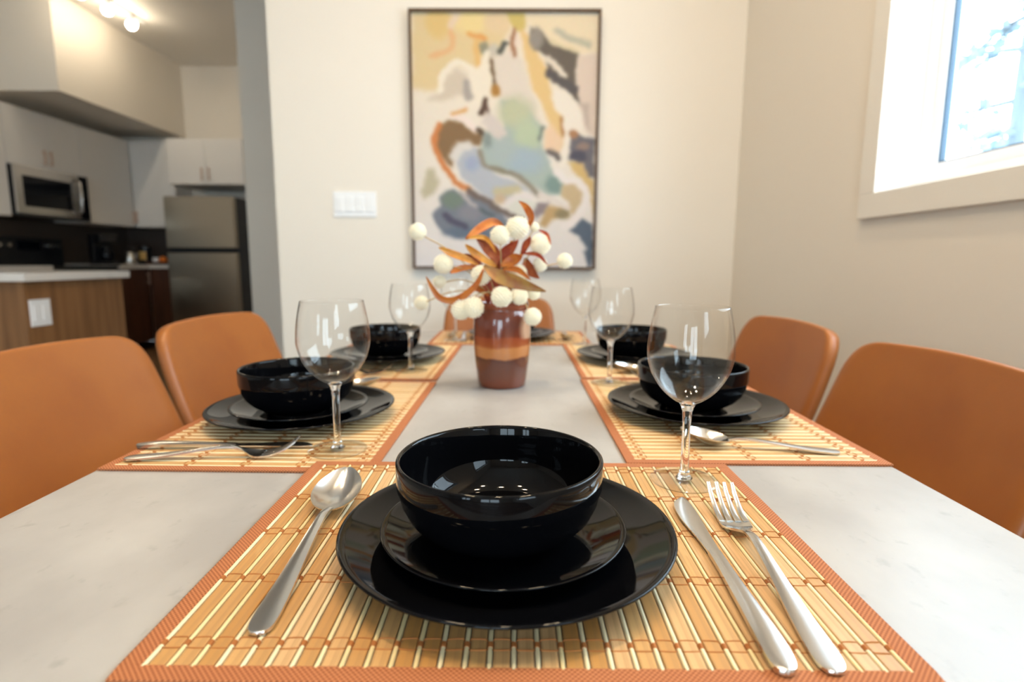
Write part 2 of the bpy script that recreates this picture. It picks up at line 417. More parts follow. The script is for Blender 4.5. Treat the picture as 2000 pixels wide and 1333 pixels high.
pm1 = make_mat(0.322, 'bamboo slat placemat nearest the viewer, slats running lengthwise')
pm1.location = (0.0036, 0.429, TZ+0.0002)
pm1.rotation_euler = (math.atan(0.0030/0.32), 0, 0); pm1.location.z = TZ+0.0018
pms = make_mat(0.298, 'bamboo placemat on the left near the viewer, under knife and fork')
pms.rotation_euler = (0, 0, -PI/2); pms.location = (-0.300, 0.795, TZ+0.0001); pms.rotation_euler.z += -0.012
for (x, y, a, lab) in ((-0.296, 1.262, -PI/2-0.015, 'bamboo placemat on the left at the far place setting'),
                       (0.272, 0.825, PI/2, 'bamboo placemat on the right near the viewer, under a single spoon'),
                       (0.276, 1.284, PI/2, 'bamboo placemat on the right at the far place setting'),
                       (-0.016, 1.645, PI, 'bamboo placemat at the far end of the table behind the vase')):
    c = dup(pms); c.location = (x, y, TZ+0.0001); c.rotation_euler = (0, 0, a); c['label'] = lab

# ------------------------------------------------------------------ crockery
PL = [(0.0, 0.0030), (0.060, 0.0030), (0.062, 0.0), (0.066, 0.0), (0.070, 0.0024), (0.092, 0.0052), (0.112, 0.0115), (0.124, 0.0178), (0.1285, 0.0200), (0.1294, 0.0213), (0.1290, 0.0224), (0.1275, 0.0226),
      (0.1225, 0.0204), (0.110, 0.0148), (0.092, 0.0090), (0.072, 0.0066), (0.0, 0.0062)]
PL = [(r*0.988, z*0.85) for r, z in PL]
k_ = 0.0935/0.1278
PS = [(r*k_, z*0.78) for r, z in PL]
plate_me = MB().lathe(PL, 96).mesh('dinner_plate', MT['black'], smooth=True)
small_me = MB().lathe(PS, 96).mesh('side_plate', MT['black'], smooth=True)
BO = [(0.0, 0.003), (0.036, 0.003), (0.038, 0.0), (0.042, 0.0), (0.044, 0.003), (0.052, 0.0055), (0.062, 0.012), (0.0705, 0.0215), (0.0750, 0.0315), (0.0768, 0.0400), (0.0774, 0.0410), (0.0782, 0.0440),
      (0.0786, 0.0600), (0.0784, 0.0632), (0.0772, 0.0645), (0.0756, 0.0640), (0.0746, 0.0615), (0.0738, 0.0450), (0.0722, 0.0330), (0.0675, 0.0215), (0.0595, 0.0128), (0.050, 0.0085), (0.0, 0.0070)]
BO = [(r, z*0.96) for r, z in BO]
bowl_me = MB().lathe(BO, 96).mesh('cereal_bowl', MT['black'], smooth=True)
SET = [(-0.0086, 0.411, 'at the front place setting nearest the viewer'), (-0.306, 0.779, 'on the left near place setting'), (0.265, 0.812, 'on the right near place setting'),
       (-0.290, 1.252, 'on the left far place setting'), (0.268, 1.262, 'on the right far place setting'), (-0.012, 1.628, 'at the far end setting behind the vase')]
for x, y, w_ in SET:
    z = MATZ+0.0006+(0.0020 if y < 0.5 else 0)
    o = link('dinner_plate', plate_me, None, (x, y, z)); tag(o, 'large glossy black dinner plate ' + w_, 'plate', 'black dinner plates')
    o = link('side_plate', small_me, None, (x-0.003, y-0.002, z+0.0061)); tag(o, 'smaller glossy black plate stacked under the bowl ' + w_, 'plate', 'black side plates')
    o = link('bowl', bowl_me, None, (x-0.006, y, z+0.0061+0.0053)); tag(o, 'deep glossy black bowl on two plates ' + w_, 'bowl', 'black bowls')

# ------------------------------------------------------------------ wine glasses
bowlp = [(0.0, 0.0800), (0.006, 0.0802), (0.016, 0.0850), (0.0275, 0.0955), (0.0362, 0.1095), (0.0408, 0.1250), (0.0414, 0.1340), (0.0404, 0.1480), (0.0380, 0.1640), (0.0352, 0.1770)]
inner = [(max(r-0.0009, 0), z+(0.0030 if r < 0.01 else 0.0009 if z < 0.176 else 0.0002)) for r, z in bowlp]
def smooth_prof(P, n):
    q = curve_pts([(r, z, 0) for r, z in P], n); return [(max(v.x, 0), v.y) for v in q]
gb = MB().lathe(smooth_prof(bowlp, 40)+smooth_prof(inner, 40)[::-1], 64).mesh('glass_bowl', MT['glass'], smooth=True)
gs = MB().lathe([(0.0, 0.0030), (0.0085, 0.0032), (0.0058, 0.0065), (0.0043, 0.0130), (0.0039, 0.0300), (0.0040, 0.0600), (0.0047, 0.0720), (0.0068, 0.0780), (0.0085, 0.0806), (0.0050, 0.0815), (0.0, 0.0816)], 32).mesh('glass_stem', MT['sglass'], smooth=True)
gf = MB().lathe([(0.0, 0.0008), (0.030, 0.0), (0.0335, 0.0), (0.0340, 0.0008), (0.0335, 0.0014), (0.022, 0.0021), (0.009, 0.0034), (0.0, 0.0036)], 64).mesh('glass_foot', MT['gfoot'], smooth=True)
for x, y, lab in ((0.169, 0.542, 'clear stemmed wine glass at the front setting, largest on the right'), (-0.2125, 0.636, 'clear stemmed wine glass at the left near setting, beside the fork'),
                  (-0.215, 1.121, 'clear stemmed wine glass at the left far setting'), (0.172, 1.012, 'clear stemmed wine glass just right of the vase, by the right near plates'),
                  (0.186, 1.50, 'clear stemmed wine glass at the right far setting, farthest right'), (-0.171, 1.567, 'clear stemmed wine glass at the far end, half hidden behind the flowers')):
    g = thing('wine_glass', lab, 'wine glass', (x, y, MATZ+0.0004+(0.0028 if y < 0.6 else 0)), 0, 'stemmed wine glasses')
    link('bowl', gb, g); link('stem', gs, g); link('foot', gf, g)

# ------------------------------------------------------------------ cutlery (tip towards +y, origin mid length, z = 0 resting height)
def stations(tab_w, tab_z, tab_b, y0, y1, n):
    ys = y0+(y1-y0)*np.linspace(0, 1, n)**1.7; W = interp(tab_w, ys); Z = interp(tab_z, ys); B = interp(tab_b, ys)
    return [((0, y, z), (1, 0, 0), (0, 0, 1), max(w_, 0.0003), b) for y, z, w_, b in zip(ys, Z, W, B)]
HW = [(-0.105, 0.0008), (-0.1045, 0.0032), (-0.1025, 0.0057), (-0.098, 0.0075), (-0.088, 0.0080), (-0.06, 0.0068), (-0.02, 0.0047), (0.02, 0.0036), (0.035, 0.0034), (0.04, 0.0036)]
HZ = [(-0.105, 0.0030), (-0.06, 0.0052), (0.0, 0.0110), (0.025, 0.0120), (0.04, 0.0098)]
def make_spoon():
    r = thing('spoon', '', 'spoon', group='steel spoons')
    MB().strip(stations(HW, HZ, [(-0.105, 0.0003), (-0.05, 0.0006), (0.04, 0.0006)], -0.105, 0.04, 46), 8, 0.0022).build('handle', MT['steel'], r, smooth=True, angle=60)
    n = 30; ys = [0.0385+(0.1045-0.0385)*i/n for i in range(n+1)]
    st = []
    for y in ys:
        t = (y-0.0385)/(0.1045-0.0385)
        w_ = 0.0215*max(0, math.sin(PI*min(1, t**0.86*0.93+0.055)))**0.62 if t < 1 else 0.002
        dpt = -0.0118*math.sin(PI*min(1, max(0.0, t*0.97+0.02)))**0.8
        rim = 0.0098+0.0105*t
        st.append(((0, y, rim), (1, 0, 0), (0, 0, 1), max(w_, 0.002), dpt))
    MB().strip(st, 14, 0.0012).build('spoon_bowl', MT['steel'], r, smooth=True, angle=70)
    return r
def make_fork():
    r = thing('fork', '', 'fork', group='steel forks')
    tw_ = HW[:-1]+[(0.042, 0.0058), (0.050, 0.0108), (0.058, 0.0126), (0.064, 0.0126)]
    tz = [(-0.105, 0.0030), (-0.06, 0.0052), (0.0, 0.0120), (0.025, 0.0128), (0.045, 0.0065), (0.056, 0.0036), (0.066, 0.0040)]
    MB().strip(stations(tw_, tz, [(-0.105, 0.0003), (0.03, 0.0006), (0.055, -0.0010), (0.066, -0.0006)], -0.105, 0.0645, 60), 8, 0.0020).build('handle', MT['steel'], r, smooth=True, angle=60)
    for i in range(4):
        x = (i-1.5)*0.0068; st = []
        for k in range(15):
            t = k/14; y = 0.063+t*0.043
            st.append(((x*(1+0.04*t), y, 0.0037+0.016*t*t), (1, 0, 0), (0, -0.3*t, 1), 0.0026-0.0012*t, 0.0003))
        MB().strip(st, 4, 0.0018).build('tine', MT['steel'], r, smooth=True, angle=60)
    return r
def make_knife():
    r = thing('knife', '', 'knife', group='steel table knives')
    st = []
    kw = [(-0.11, 0.0008), (-0.1095, 0.0030), (-0.1075, 0.0054), (-0.102, 0.0072), (-0.09, 0.0076), (-0.05, 0.0062), (-0.01, 0.0048), (0.015, 0.0046)]
    MB().strip(stations(kw, [(-0.11, 0.0042), (-0.08, 0.0060), (0.0, 0.0050), (0.015, 0.0044)], [(-0.11, 0.0006), (-0.05, 0.0010), (0.015, 0.0006)], -0.11, 0.015, 40), 8, 0.0038).build('handle', MT['steel'], r, smooth=True, angle=60)
    for k in range(34):
        t = k/33; y = 0.013+t*0.097
        edge = interp([(0, -0.0046), (0.25, -0.0070), (0.55, -0.0108), (0.75, -0.0112), (0.9, -0.0085), (1, -0.0010)], [t])[0]
        back = interp([(0, 0.0046), (0.3, 0.0050), (0.7, 0.0058), (0.9, 0.0050), (1, 0.0030)], [t])[0]
        st.append((((edge+back)/2, y, 0.0036), (1, 0, 0), (0, 0, 1), max((back-edge)/2, 0.0008), 0.0004))
    MB().strip(st, 6, 0.0013).build('blade', MT['steel'], r, smooth=True, angle=60)
    return r
sp, fk, kn = make_spoon(), make_fork(), make_knife(); used = set()
SLOPE = math.atan(0.0030/0.32)
def lay(src, tip, end, label, z=MATZ+0.0004):
    tip, end = Vector((*tip, 0)), Vector((*end, 0)); d = (tip-end)
    o = src if src.name not in used else dup(src); used.add(src.name)
    c = (tip+end)/2; o.location = (c.x, c.y, z); o.rotation_euler = (0, 0, math.atan2(d.y, d.x)-PI/2); o['label'] = label
    if end.y < 0.4: o.rotation_euler.x = SLOPE; o.location.z = TZ+0.0018+0.0028+(c.y-0.429)*SLOPE
    o.scale = (1, d.length/0.213, 1)
lay(sp, (-0.1665, 0.524), (-0.1560, 0.301), 'steel spoon left of the front plates, nearest the viewer')
lay(kn, (0.1515, 0.490), (0.1450, 0.277), 'steel knife right of the front plates, nearest the viewer')
lay(fk, (0.1860, 0.492), (0.1715, 0.273), 'steel fork right of the front knife, nearest the viewer')
lay(kn, (-0.248, 0.643), (-0.450, 0.640), 'steel knife on the left near placemat beside the fork')
lay(fk, (-0.252, 0.618), (-0.440, 0.597), 'steel fork on the left near placemat, in front of the knife')
lay(sp, (0.200, 0.668), (0.380, 0.632), 'steel spoon lying alone on the right near placemat')
lay(sp, (-0.235, 0.955), (-0.440, 0.955), 'steel spoon behind the left near plates')
lay(kn, (-0.238, 1.112), (-0.446, 1.105), 'steel knife on the left far placemat')
lay(fk, (-0.245, 1.080), (-0.445, 1.078), 'steel fork on the left far placemat')
lay(sp, (0.196, 1.112), (0.402, 1.105), 'steel spoon in front of the right far plates')
lay(kn, (0.205, 1.000), (0.408, 0.985), 'steel knife behind the right near plates')
lay(fk, (0.215, 1.028), (0.408, 1.022), 'steel fork behind the right near plates')
lay(kn, (-0.150, 1.535), (-0.158, 1.745), 'steel knife at the far end setting left of the vase')
lay(fk, (-0.188, 1.610), (-0.190, 1.785), 'steel fork at the far end setting behind the far glass')
lay(sp, (0.146, 1.545), (0.150, 1.755), 'steel spoon at the far end setting right of the vase')

# ------------------------------------------------------------------ chairs
def make_chair():
    r = thing('dining_chair', '', 'chair', group='caramel leather dining chairs')
    me_v = []; zt = 0.835; z0 = 0.435; rad = 0.06
    vs_ = [0, 0.12, 0.26, 0.42, 0.58, 0.72, 0.80, 0.86, 0.91, 0.95, 0.98, 1.0]; us = np.linspace(-1, 1, 13)
    for v in vs_:
        z = z0+v*(zt-z0); hw = 0.215+0.013*math.sin(PI*min(v*1.1, 1)); dz = z-(zt-rad)
        if dz > 0: hw = hw-rad+math.sqrt(max(rad*rad-dz*dz, 0))
        for u in us:
            x = -0.145-0.115*v+0.06*(1-v)**3+0.028*(hw*u/0.22)**2
            me_v.append((x, hw*u, z-0.006*u*u*v))
    f = []; q = len(us)
    for i in range(len(vs_)-1):
        for k in range(q-1): f.append((i*q+k, i*q+k+1, (i+1)*q+k+1, (i+1)*q+k))
    o = MB().add(me_v, f).build('backrest', MT['leather'], r, smooth=True)
    a = o.modifiers.new('thick', 'SOLIDIFY'); a.thickness = 0.03; a.offset = 0; a = o.modifiers.new('round', 'SUBSURF'); a.levels = a.render_levels = 2
    me_v = []; f = []
    xs_ = [-0.15, -0.1, -0.02, 0.06, 0.12, 0.17, 0.20, 0.22, 0.23]
    for x in xs_:
        hw = 0.225; dx = x-(0.23-0.07)
        if dx > 0: hw = hw-0.07+math.sqrt(max(0.07**2-dx*dx, 0))
        for u in us: me_v.append((x, hw*u, 0.455+0.012*u*u-0.02*max(0, (x-0.1)/0.13)**2))
    for i in range(len(xs_)-1):
        for k in range(q-1): f.append((i*q+k, i*q+k+1, (i+1)*q+k+1, (i+1)*q+k))
    o = MB().add(me_v, f).build('seat', MT['leather'], r, smooth=True)
    a = o.modifiers.new('thick', 'SOLIDIFY'); a.thickness = 0.05; a.offset = 0; a = o.modifiers.new('round', 'SUBSURF'); a.levels = a.render_levels = 2
    for sx, sy in ((1, 1), (1, -1), (-1, 1), (-1, -1)):
        MB().tube([(0.13*sx, 0.15*sy, 0.432), (0.19*sx, 0.205*sy, 0.0)], [0.016, 0.009], 12).build('leg', MT['darkmetal'], r, smooth=True, angle=50)
    MB().tube([(0.13, 0.15, 0.425), (0.13, -0.15, 0.425), (-0.13, -0.15, 0.425), (-0.13, 0.15, 0.425), (0.13, 0.15, 0.425)], 0.011, 8).build('frame', MT['darkmetal'], r)
    return r
ch = make_chair()
for i, (x, y, a, lab) in enumerate(((-0.535, 0.885, -0.04, 'caramel leather chair at the left edge, nearest the viewer'), (-0.530, 1.378, -0.11, 'caramel leather chair on the left, second from the viewer'),
                        (0.440, 0.862, PI+0.04, 'caramel leather chair at the right edge, nearest the viewer'), (0.440, 1.368, PI+0.04, 'caramel leather chair on the right, second from the viewer'),
                        (-0.066, 2.02, -PI/2, 'caramel leather chair at the far end of the table, behind the vase'))):
    c = ch if i == 0 else dup(ch)
    c.location = (x, y, 0); c.rotation_euler = (0, 0, a); c['label'] = lab

# ------------------------------------------------------------------ vase with dried flowers
VX, VY = -0.0265, 1.008
m = mat('banded_glaze', (0.2, 0.1, 0.05), 0.16, coat=0.4); N = m.node_tree.nodes; L = m.node_tree.links
tc = N.new('ShaderNodeTexCoord'); sx_ = N.new('ShaderNodeSeparateXYZ'); L.new(tc.outputs['Object'], sx_.inputs[0])
nz = N.new('ShaderNodeTexNoise'); nz.inputs['Scale'].default_value = 26; nz.inputs['Detail'].default_value = 5; L.new(tc.outputs['Object'], nz.inputs['Vector'])
ad = N.new('ShaderNodeMath'); ad.operation = 'MULTIPLY_ADD'; ad.inputs[1].default_value = 0.016; L.new(nz.outputs[0], ad.inputs[0]); L.new(sx_.outputs['Z'], ad.inputs[2])
dv = N.new('ShaderNodeMath'); dv.operation = 'DIVIDE'; dv.inputs[1].default_value = 0.165; L.new(ad.outputs[0], dv.inputs[0])
cr = N.new('ShaderNodeValToRGB'); e = cr.color_ramp.elements
bands = [(0.0, (134, 66, 40)), (0.10, (124, 62, 40)), (0.20, (112, 62, 44)), (0.33, (98, 56, 44)), (0.375, (88, 48, 40)), (0.395, (188, 122, 74)), (0.50, (196, 128, 76)), (0.53, (160, 84, 46)), (0.60, (154, 76, 46)), (0.625, (122, 62, 42)), (0.75, (108, 54, 42)), (0.90, (116, 60, 44)), (0.93, (138, 72, 50)), (1.0, (126, 62, 46))]
while len(e) < len(bands): e.new(0.5)
for i, (p_, c_) in enumerate(bands): e[i].position = p_; e[i].color = (*srgb(*c_), 1)
L.new(dv.outputs[0], cr.inputs[0])
# the cream run of glaze on one side
mp = N.new('ShaderNodeVectorMath'); mp.operation = 'DISTANCE'; mp.inputs[1].default_value = (0.052, -0.018, 0.108)
L.new(tc.outputs['Object'], mp.inputs[0]); mr = N.new('ShaderNodeMapRange'); mr.inputs['From Min'].default_value = 0.034; mr.inputs['From Max'].default_value = 0.020
L.new(mp.outputs['Value'], mr.inputs['Value'])
gt = N.new('ShaderNodeMapRange'); gt.inputs['From Min'].default_value = 0.096; gt.inputs['From Max'].default_value = 0.100; L.new(ad.outputs[0], gt.inputs['Value'])
mu = N.new('ShaderNodeMath'); mu.operation = 'MULTIPLY'; L.new(mr.outputs[0], mu.inputs[0]); L.new(gt.outputs[0], mu.inputs[1])
mx = N.new('ShaderNodeMix'); mx.data_type = 'RGBA'; L.new(mu.outputs[0], mx.inputs[0]); L.new(cr.outputs[0], mx.inputs[6]); mx.inputs[7].default_value = (*srgb(196, 156, 126), 1)
L.new(mx.outputs[2], N['Principled BSDF'].inputs['Base Color'])
vp = [(0.0, 0.004), (0.038, 0.003), (0.0410, 0.0), (0.0432, 0.002), (0.0450, 0.012), (0.0490, 0.045), (0.0512, 0.075), (0.0520, 0.105), (0.0515, 0.122), (0.0495, 0.132), (0.0462, 0.1385), (0.0458, 0.1410), (0.0472, 0.1440), (0.0486, 0.1500), (0.0482, 0.1530), (0.0468, 0.1535),
      (0.0452, 0.1510), (0.0440, 0.1410), (0.0455, 0.130), (0.0480, 0.105), (0.0450, 0.050), (0.040, 0.012), (0.0, 0.010)]
vz = MB().lathe(vp, 72).build('vase', m, None, smooth=True, loc=(VX, VY, TZ))
tag(vz, 'brown banded glazed stoneware vase in the middle of the table', 'vase')
mouth = Vector((VX, VY, TZ+0.150))
def pom(seed):
    """globe of many small petals, unit radius"""
    g = np.random.default_rng(seed); mb = MB(); n = 170
    mb.lathe([(0.80*math.sin(PI*i/8), -0.80*math.cos(PI*i/8)) for i in range(9)], 14)
    for i in range(n):
        z = 1-2*(i+0.5)/n; a = i*2.39996; rr = math.sqrt(1-z*z)
        d = Vector((rr*math.cos(a), rr*math.sin(a), z)); t = d.cross(Vector((0.3, 0.5, 0.8))).normalized(); b = d.cross(t)
        h = 0.97+g.uniform(-0.03, 0.05); s = 0.115
        mb.add([d*0.7+t*s, d*0.7+b*s, d*0.7-t*s, d*0.7-b*s, d*h+t*s*0.55, d*h+b*s*0.55, d*h-t*s*0.55, d*h-b*s*0.55, d*(h+0.045)],
               [(0, 1, 5, 4), (1, 2, 6, 5), (2, 3, 7, 6), (3, 0, 4, 7), (4, 5, 8), (5, 6, 8), (6, 7, 8), (7, 4, 8)])
    return mb.mesh('flower_head', MT['petal'])
pomm = [pom(1), pom(2)]
FL = [(815.6, 453, 16.5, 1.02, 'farthest left, in front of the picture frame'), (1010.6, 445, 22, 0.985, 'largest, at the top of the bouquet'), (976.5, 460, 18.5, 0.97, 'at the top, left of the largest one'),
      (1055, 478, 20, 0.99, 'at the upper right of the bouquet'), (1055, 517, 14, 1.0, 'small, at the right below the red leaf'), (1103, 510, 15, 1.03, 'farthest right, on the lower picture frame'),
      (866, 516, 19, 0.98, 'at the left beside the pointed orange leaf'), (858.5, 551, 13, 0.99, 'small, at the left inside the curled leaf'), (940, 538, 19.5, 0.965, 'in the middle behind the drooping leaf'),
      (901, 605, 20, 0.95, 'lowest left, hanging beside the vase rim'), (924, 601, 21, 0.945, 'low left, touching the vase shoulder'), (979.5, 580, 20.5, 0.94, 'hanging in front of the vase rim'),
      (1014.5, 579, 17, 0.96, 'over the vase rim, right of the front one'), (1042, 574, 13, 0.985, 'small, right of the vase rim'), (1040, 619, 17.5, 0.955, 'lowest right, below the vase rim'),
      (823, 592, 14, 1.06, 'seen through the left far wine glass'), (1012.6, 534, 17, 0.985, 'in the middle right under the long leaf'), (1044, 444, 9, 1.02, 'tiny bud at the top right')]
for i, (u, v, rp, Y, w_) in enumerate(FL):
    c = at(u, v, Y); r = rp*Y/F*1.03
    t = thing('globe_flower', 'cream globe flower ' + w_, 'flower', c, 0, 'cream globe flowers in the vase')
    h = link('flower_head', pomm[i % 2], t); h.scale = (r, r, r); h.rotation_euler = (i*0.7, i*1.3, i)
    e0 = mouth + Vector((0.022*math.cos(i*2.4), 0.022*math.sin(i*2.4), -0.06)) - c
    rim = mouth + (c-mouth).normalized()*0.02; rim.z = mouth.z+0.012; rim -= c
    MB().tube(curve_pts([rim*0.04, rim*0.5+Vector((0, 0, 0.016)), rim, e0], 14), 0.0011, 6).build('stem', MT['stem'], t, smooth=True)
# leaves
def leafmat(name, c1, c2, c3):
    return mat(name, srgb(*c1), 0.45, noise=((60, 60, 60), srgb(*c2), 0.4, 0.65), noise2=((35, 35, 35), srgb(*c3), 0.55, 0.75))
ML = {'o': leafmat('leaf_orange', (196, 112, 40), (180, 92, 34), (206, 130, 54)), 'b': leafmat('leaf_rust', (150, 74, 32), (132, 58, 28), (172, 92, 40)),
      'y': leafmat('leaf_ochre', (206, 148, 58), (190, 122, 44), (176, 96, 46)), 'r': leafmat('leaf_red', (156, 58, 40), (176, 86, 46), (140, 46, 42)), 'g': leafmat('leaf_olive', (172, 130, 66), (160, 104, 58), (150, 84, 56))}
branches = [thing('leafy_branch', lab, 'branch', mouth - Vector((0, 0, 0.03)), 0, 'autumn leaf branches in the vase') for lab in
            ('branch of orange and ochre leaves pointing left out of the vase', 'branch of rust leaves rising in the middle of the bouquet', 'branch of long reddish leaves pointing right out of the vase')]
for k, br in enumerate(branches):
    tip = [at(925, 520, 0.98), at(975, 500, 0.99), at(1005, 515, 0.99)][k]
    MB().tube(curve_pts([(0.006*(k-1), 0.004*k, -0.05), (0.004*(k-1), 0, 0.02), (tip-br.location)*0.6, tip-br.location], 12), [0.0022]*8+[0.0016]*4, 6).build('twig', ML['r'], br, smooth=True)
LV = [(1, 'o', 13, [(1030, 446), (1037, 427), (1029, 407), (1014, 393)], 1.0), (0, 'o', 17, [(910, 467), (938, 446), (962, 434), (984, 441)], 0.985), (0, 'y', 9, [(912, 466), (940, 463), (957, 473), (969, 495)], 0.97),
      (1, 'b', 24, [(932, 466), (950, 480), (966, 498), (968, 520)], 0.985), (0, 'y', 15, [(910, 479), (927, 494), (948, 508), (972, 522)], 0.96), (1, 'r', 22, [(968, 522), (985, 498), (1012, 470)], 0.98),
      (0, 'y', 14, [(858, 484), (882, 495), (909, 505), (935, 518)], 0.965), (0, 'o', 12, [(880, 533), (901, 524), (932, 520)], 0.97), (2, 'g', 25, [(944, 518), (975, 540), (1015, 554), (1066, 570)], 0.935),
      (0, 'o', 13, [(944, 526), (933, 552), (913, 573), (886, 587), (860, 583), (843, 561), (832, 540)], 0.93), (2, 'r', 12, [(1018, 500), (1028, 477), (1036, 464)], 0.975), (2, 'r', 6, [(1052, 449), (1068, 458), (1076, 478)], 0.985),
      (2, 'r', 7, [(1020, 495), (1050, 498), (1069, 517)], 0.965), (2, 'b', 18, [(1026, 503), (1034, 526), (1052, 544)], 0.985), (1, 'o', 20, [(978, 520), (1001, 508), (1020, 500)], 0.955),
      (2, 'o', 10, [(980, 526), (1010, 527), (1036, 547)], 0.955), (1, 'r', 30, [(972, 512), (960, 550), (952, 594)], 1.0), (0, 'o', 14, [(922, 562), (940, 566), (958, 578)], 0.985),
      (1, 'b', 22, [(985, 560), (975, 540), (968, 520)], 0.99), (0, 'b', 16, [(905, 498), (925, 510), (950, 530)], 0.99), (1, 'y', 12, [(1000, 470), (995, 490), (980, 520)], 1.0), (2, 'r', 20, [(990, 590), (985, 560), (985, 525)], 1.0)]
view = Vector(CAMP)
for bi, ck_, wpx, pts, Y in LV:
    n = len(pts); P = [at(u, v, Y+0.018*math.sin(2.2*i/(n-1)+bi)) - branches[bi].location for i, (u, v) in enumerate(pts)]
    C = curve_pts(P, 20); hw = wpx/2*Y/F; st = []
    for i, c in enumerate(C):
        t = (C[min(i+1, 19)]-C[max(i-1, 0)]).normalized(); s = i/19
        vd = (view-branches[bi].location-c).normalized(); r_ = t.cross(vd).normalized(); n_ = r_.cross(t).normalized()
        if n_.dot(vd) < 0: n_ = -n_
        tw2 = 0.5*math.sin(3*s+bi); r2 = r_*math.cos(tw2)+n_*math.sin(tw2); n2 = n_*math.cos(tw2)-r_*math.sin(tw2)
        st.append((c, r2, n2, hw*1.15*max(math.sin(PI*min(1, 0.04+0.95*s))**0.75, 0.04), -hw*0.35))
    MB().strip(st, 6, 0.0006).build('leaf', ML[ck_], branches[bi], smooth=True)

# ------------------------------------------------------------------ abstract picture on the back wall
PX0, PX1, PZ0, PZ1 = -0.4647, 0.359, 0.75+0.1914, 0.75+1.2885
pic = thing('picture', 'large abstract painting in a thin dark wooden frame', 'picture', ((PX0+PX1)/2, YB, PZ0))
pw_, ph_ = (PX1-PX0)/2, PZ1-PZ0; fwid = 0.011
mb = MB()
for a in ((-pw_, pw_, 0, fwid), (-pw_, pw_, ph_-fwid, ph_), (-pw_, -pw_+fwid, fwid, ph_-fwid), (pw_-fwid, pw_, fwid, ph_-fwid)): mb.box(a[0], a[1], -0.04, -0.002, a[2], a[3])
mb.build('frame', MT['frame'], pic)
GX, GY = 170, 228
ii, jj = np.meshgrid(np.linspace(0, 1, GX), np.linspace(0, 1, GY))      # s to the right, t downward
U = 40+ii*1850-jj*0; U = (30+10*jj)+(1890-70*jj-30-10*jj)*ii; V = 45+jj*2525
def wave(s, a, b): return np.sin(U*a+s)*np.cos(V*b+s*1.7)
U2 = U+9*wave(0.3, 0.021, 0.017)+6*wave(1.9, 0.053, 0.047)+4*wave(4.0, 0.11, 0.09); V2 = V+9*wave(2.3, 0.019, 0.023)+6*wave(0.9, 0.049, 0.055)+4*wave(5.0, 0.10, 0.12)
IMG = np.zeros((GY, GX, 3)); IMG[:] = np.array([240, 227, 208])
IMG = IMG*(1-jj[..., None]**2*0.9)+np.array([233, 228, 230])*(jj[..., None]**2*0.9)
def blend(al, c, op=1.0):
    global IMG
    al = np.clip(al, 0, 1)*op; al = al*al*(3-2*al) if op == 1 else al
    IMG = IMG*(1-al[..., None])+np.array(c, float)*al[..., None]
def seg_d(ax, ay, bx, by):
    dx, dy = bx-ax, by-ay; t = np.clip(((U2-ax)*dx+(V2-ay)*dy)/(dx*dx+dy*dy+1e-9), 0, 1)
    return np.hypot(U2-ax-t*dx, V2-ay-t*dy)
def poly(pts, c, soft=40, op=1.0):
    d = np.full(U.shape, 1e9); ins = np.zeros(U.shape, bool); n = len(pts)
    for i in range(n):
        (ax, ay), (bx, by) = pts[i], pts[(i+1) % n]; d = np.minimum(d, seg_d(ax, ay, bx, by))
        if ay != by: ins ^= ((ay > V2) != (by > V2)) & (U2 < (bx-ax)*(V2-ay)/(by-ay)+ax)
    blend(np.where(ins, d, -d)/soft+0.5, c, op)
def stroke(pts, w_, c, soft=30, op=1.0):
    pts = [(p.x, p.y) for p in curve_pts([(x, y, 0) for x, y in pts], 5*len(pts))]
    d = np.full(U.shape, 1e9)
    for (a, b), (e_, f_) in zip(pts, pts[1:]): d = np.minimum(d, seg_d(a, b, e_, f_))
    blend((w_/2-d)/soft+0.5, c, op)
def ell(x, y, rx, ry, c, soft=0.5, op=1.0):
    blend((1-np.hypot((U2-x)/rx, (V2-y)/ry))/soft+0.5, c, op)
poly([(40, 40), (980, 40), (1000, 200), (900, 420), (740, 520), (650, 600), (480, 530), (330, 640), (300, 780), (150, 800), (30, 760)], (228, 204, 158), 90)
ell(620, 130, 190, 110, (240, 216, 156), 0.8); ell(880, 130, 130, 110, (232, 206, 168), 0.8); ell(300, 130, 120, 160, (228, 196, 132), 0.9)
stroke([(420, 220), (440, 320), (390, 410), (220, 460)], 44, (232, 182, 136)); stroke([(600, 240), (680, 265), (760, 290)], 46, (230, 165, 95)); stroke([(690, 320), (680, 440), (690, 560)], 60, (232, 186, 118), 60)
stroke([(420, 170), (480, 80)], 70, (236, 212, 190), 60); ell(750, 380, 45, 60, (150, 146, 122), 0.7); ell(840, 400, 60, 70, (205, 196, 180), 0.8)
poly([(330, 780), (380, 640), (480, 570), (580, 640), (560, 820), (300, 900), (180, 880)], (216, 201, 182), 70)
stroke([(310, 780), (340, 640), (420, 550), (510, 520), (600, 560), (680, 620), (760, 500), (780, 430)], 62, (243, 232, 214)); poly([(600, 640), (760, 480), (820, 560), (820, 760), (740, 880), (620, 960), (600, 800)], (243, 231, 212), 40)
stroke([(570, 720), (590, 850)], 84, (178, 168, 160), 40); poly([(860, 480), (1020, 400), (1150, 520), (1200, 700), (1280, 1000), (1330, 1120), (1050, 900), (900, 880), (860, 700)], (229, 216, 202), 60)
poly([(980, 45), (1165, 45), (1170, 200), (1110, 240), (1040, 180), (990, 100)], (210, 188, 112), 40); poly([(1170, 60), (1890, 60), (1880, 420), (1700, 420), (1400, 300), (1220, 180)], (240, 222, 190), 60)
poly([(1110, 190), (1220, 280), (1290, 440), (1380, 560), (1390, 720), (1460, 960), (1540, 1040), (1530, 1300), (1480, 1420), (1350, 1370), (1400, 1150), (1330, 950), (1230, 760), (1180, 560), (1130, 350)], (232, 197, 138), 50)
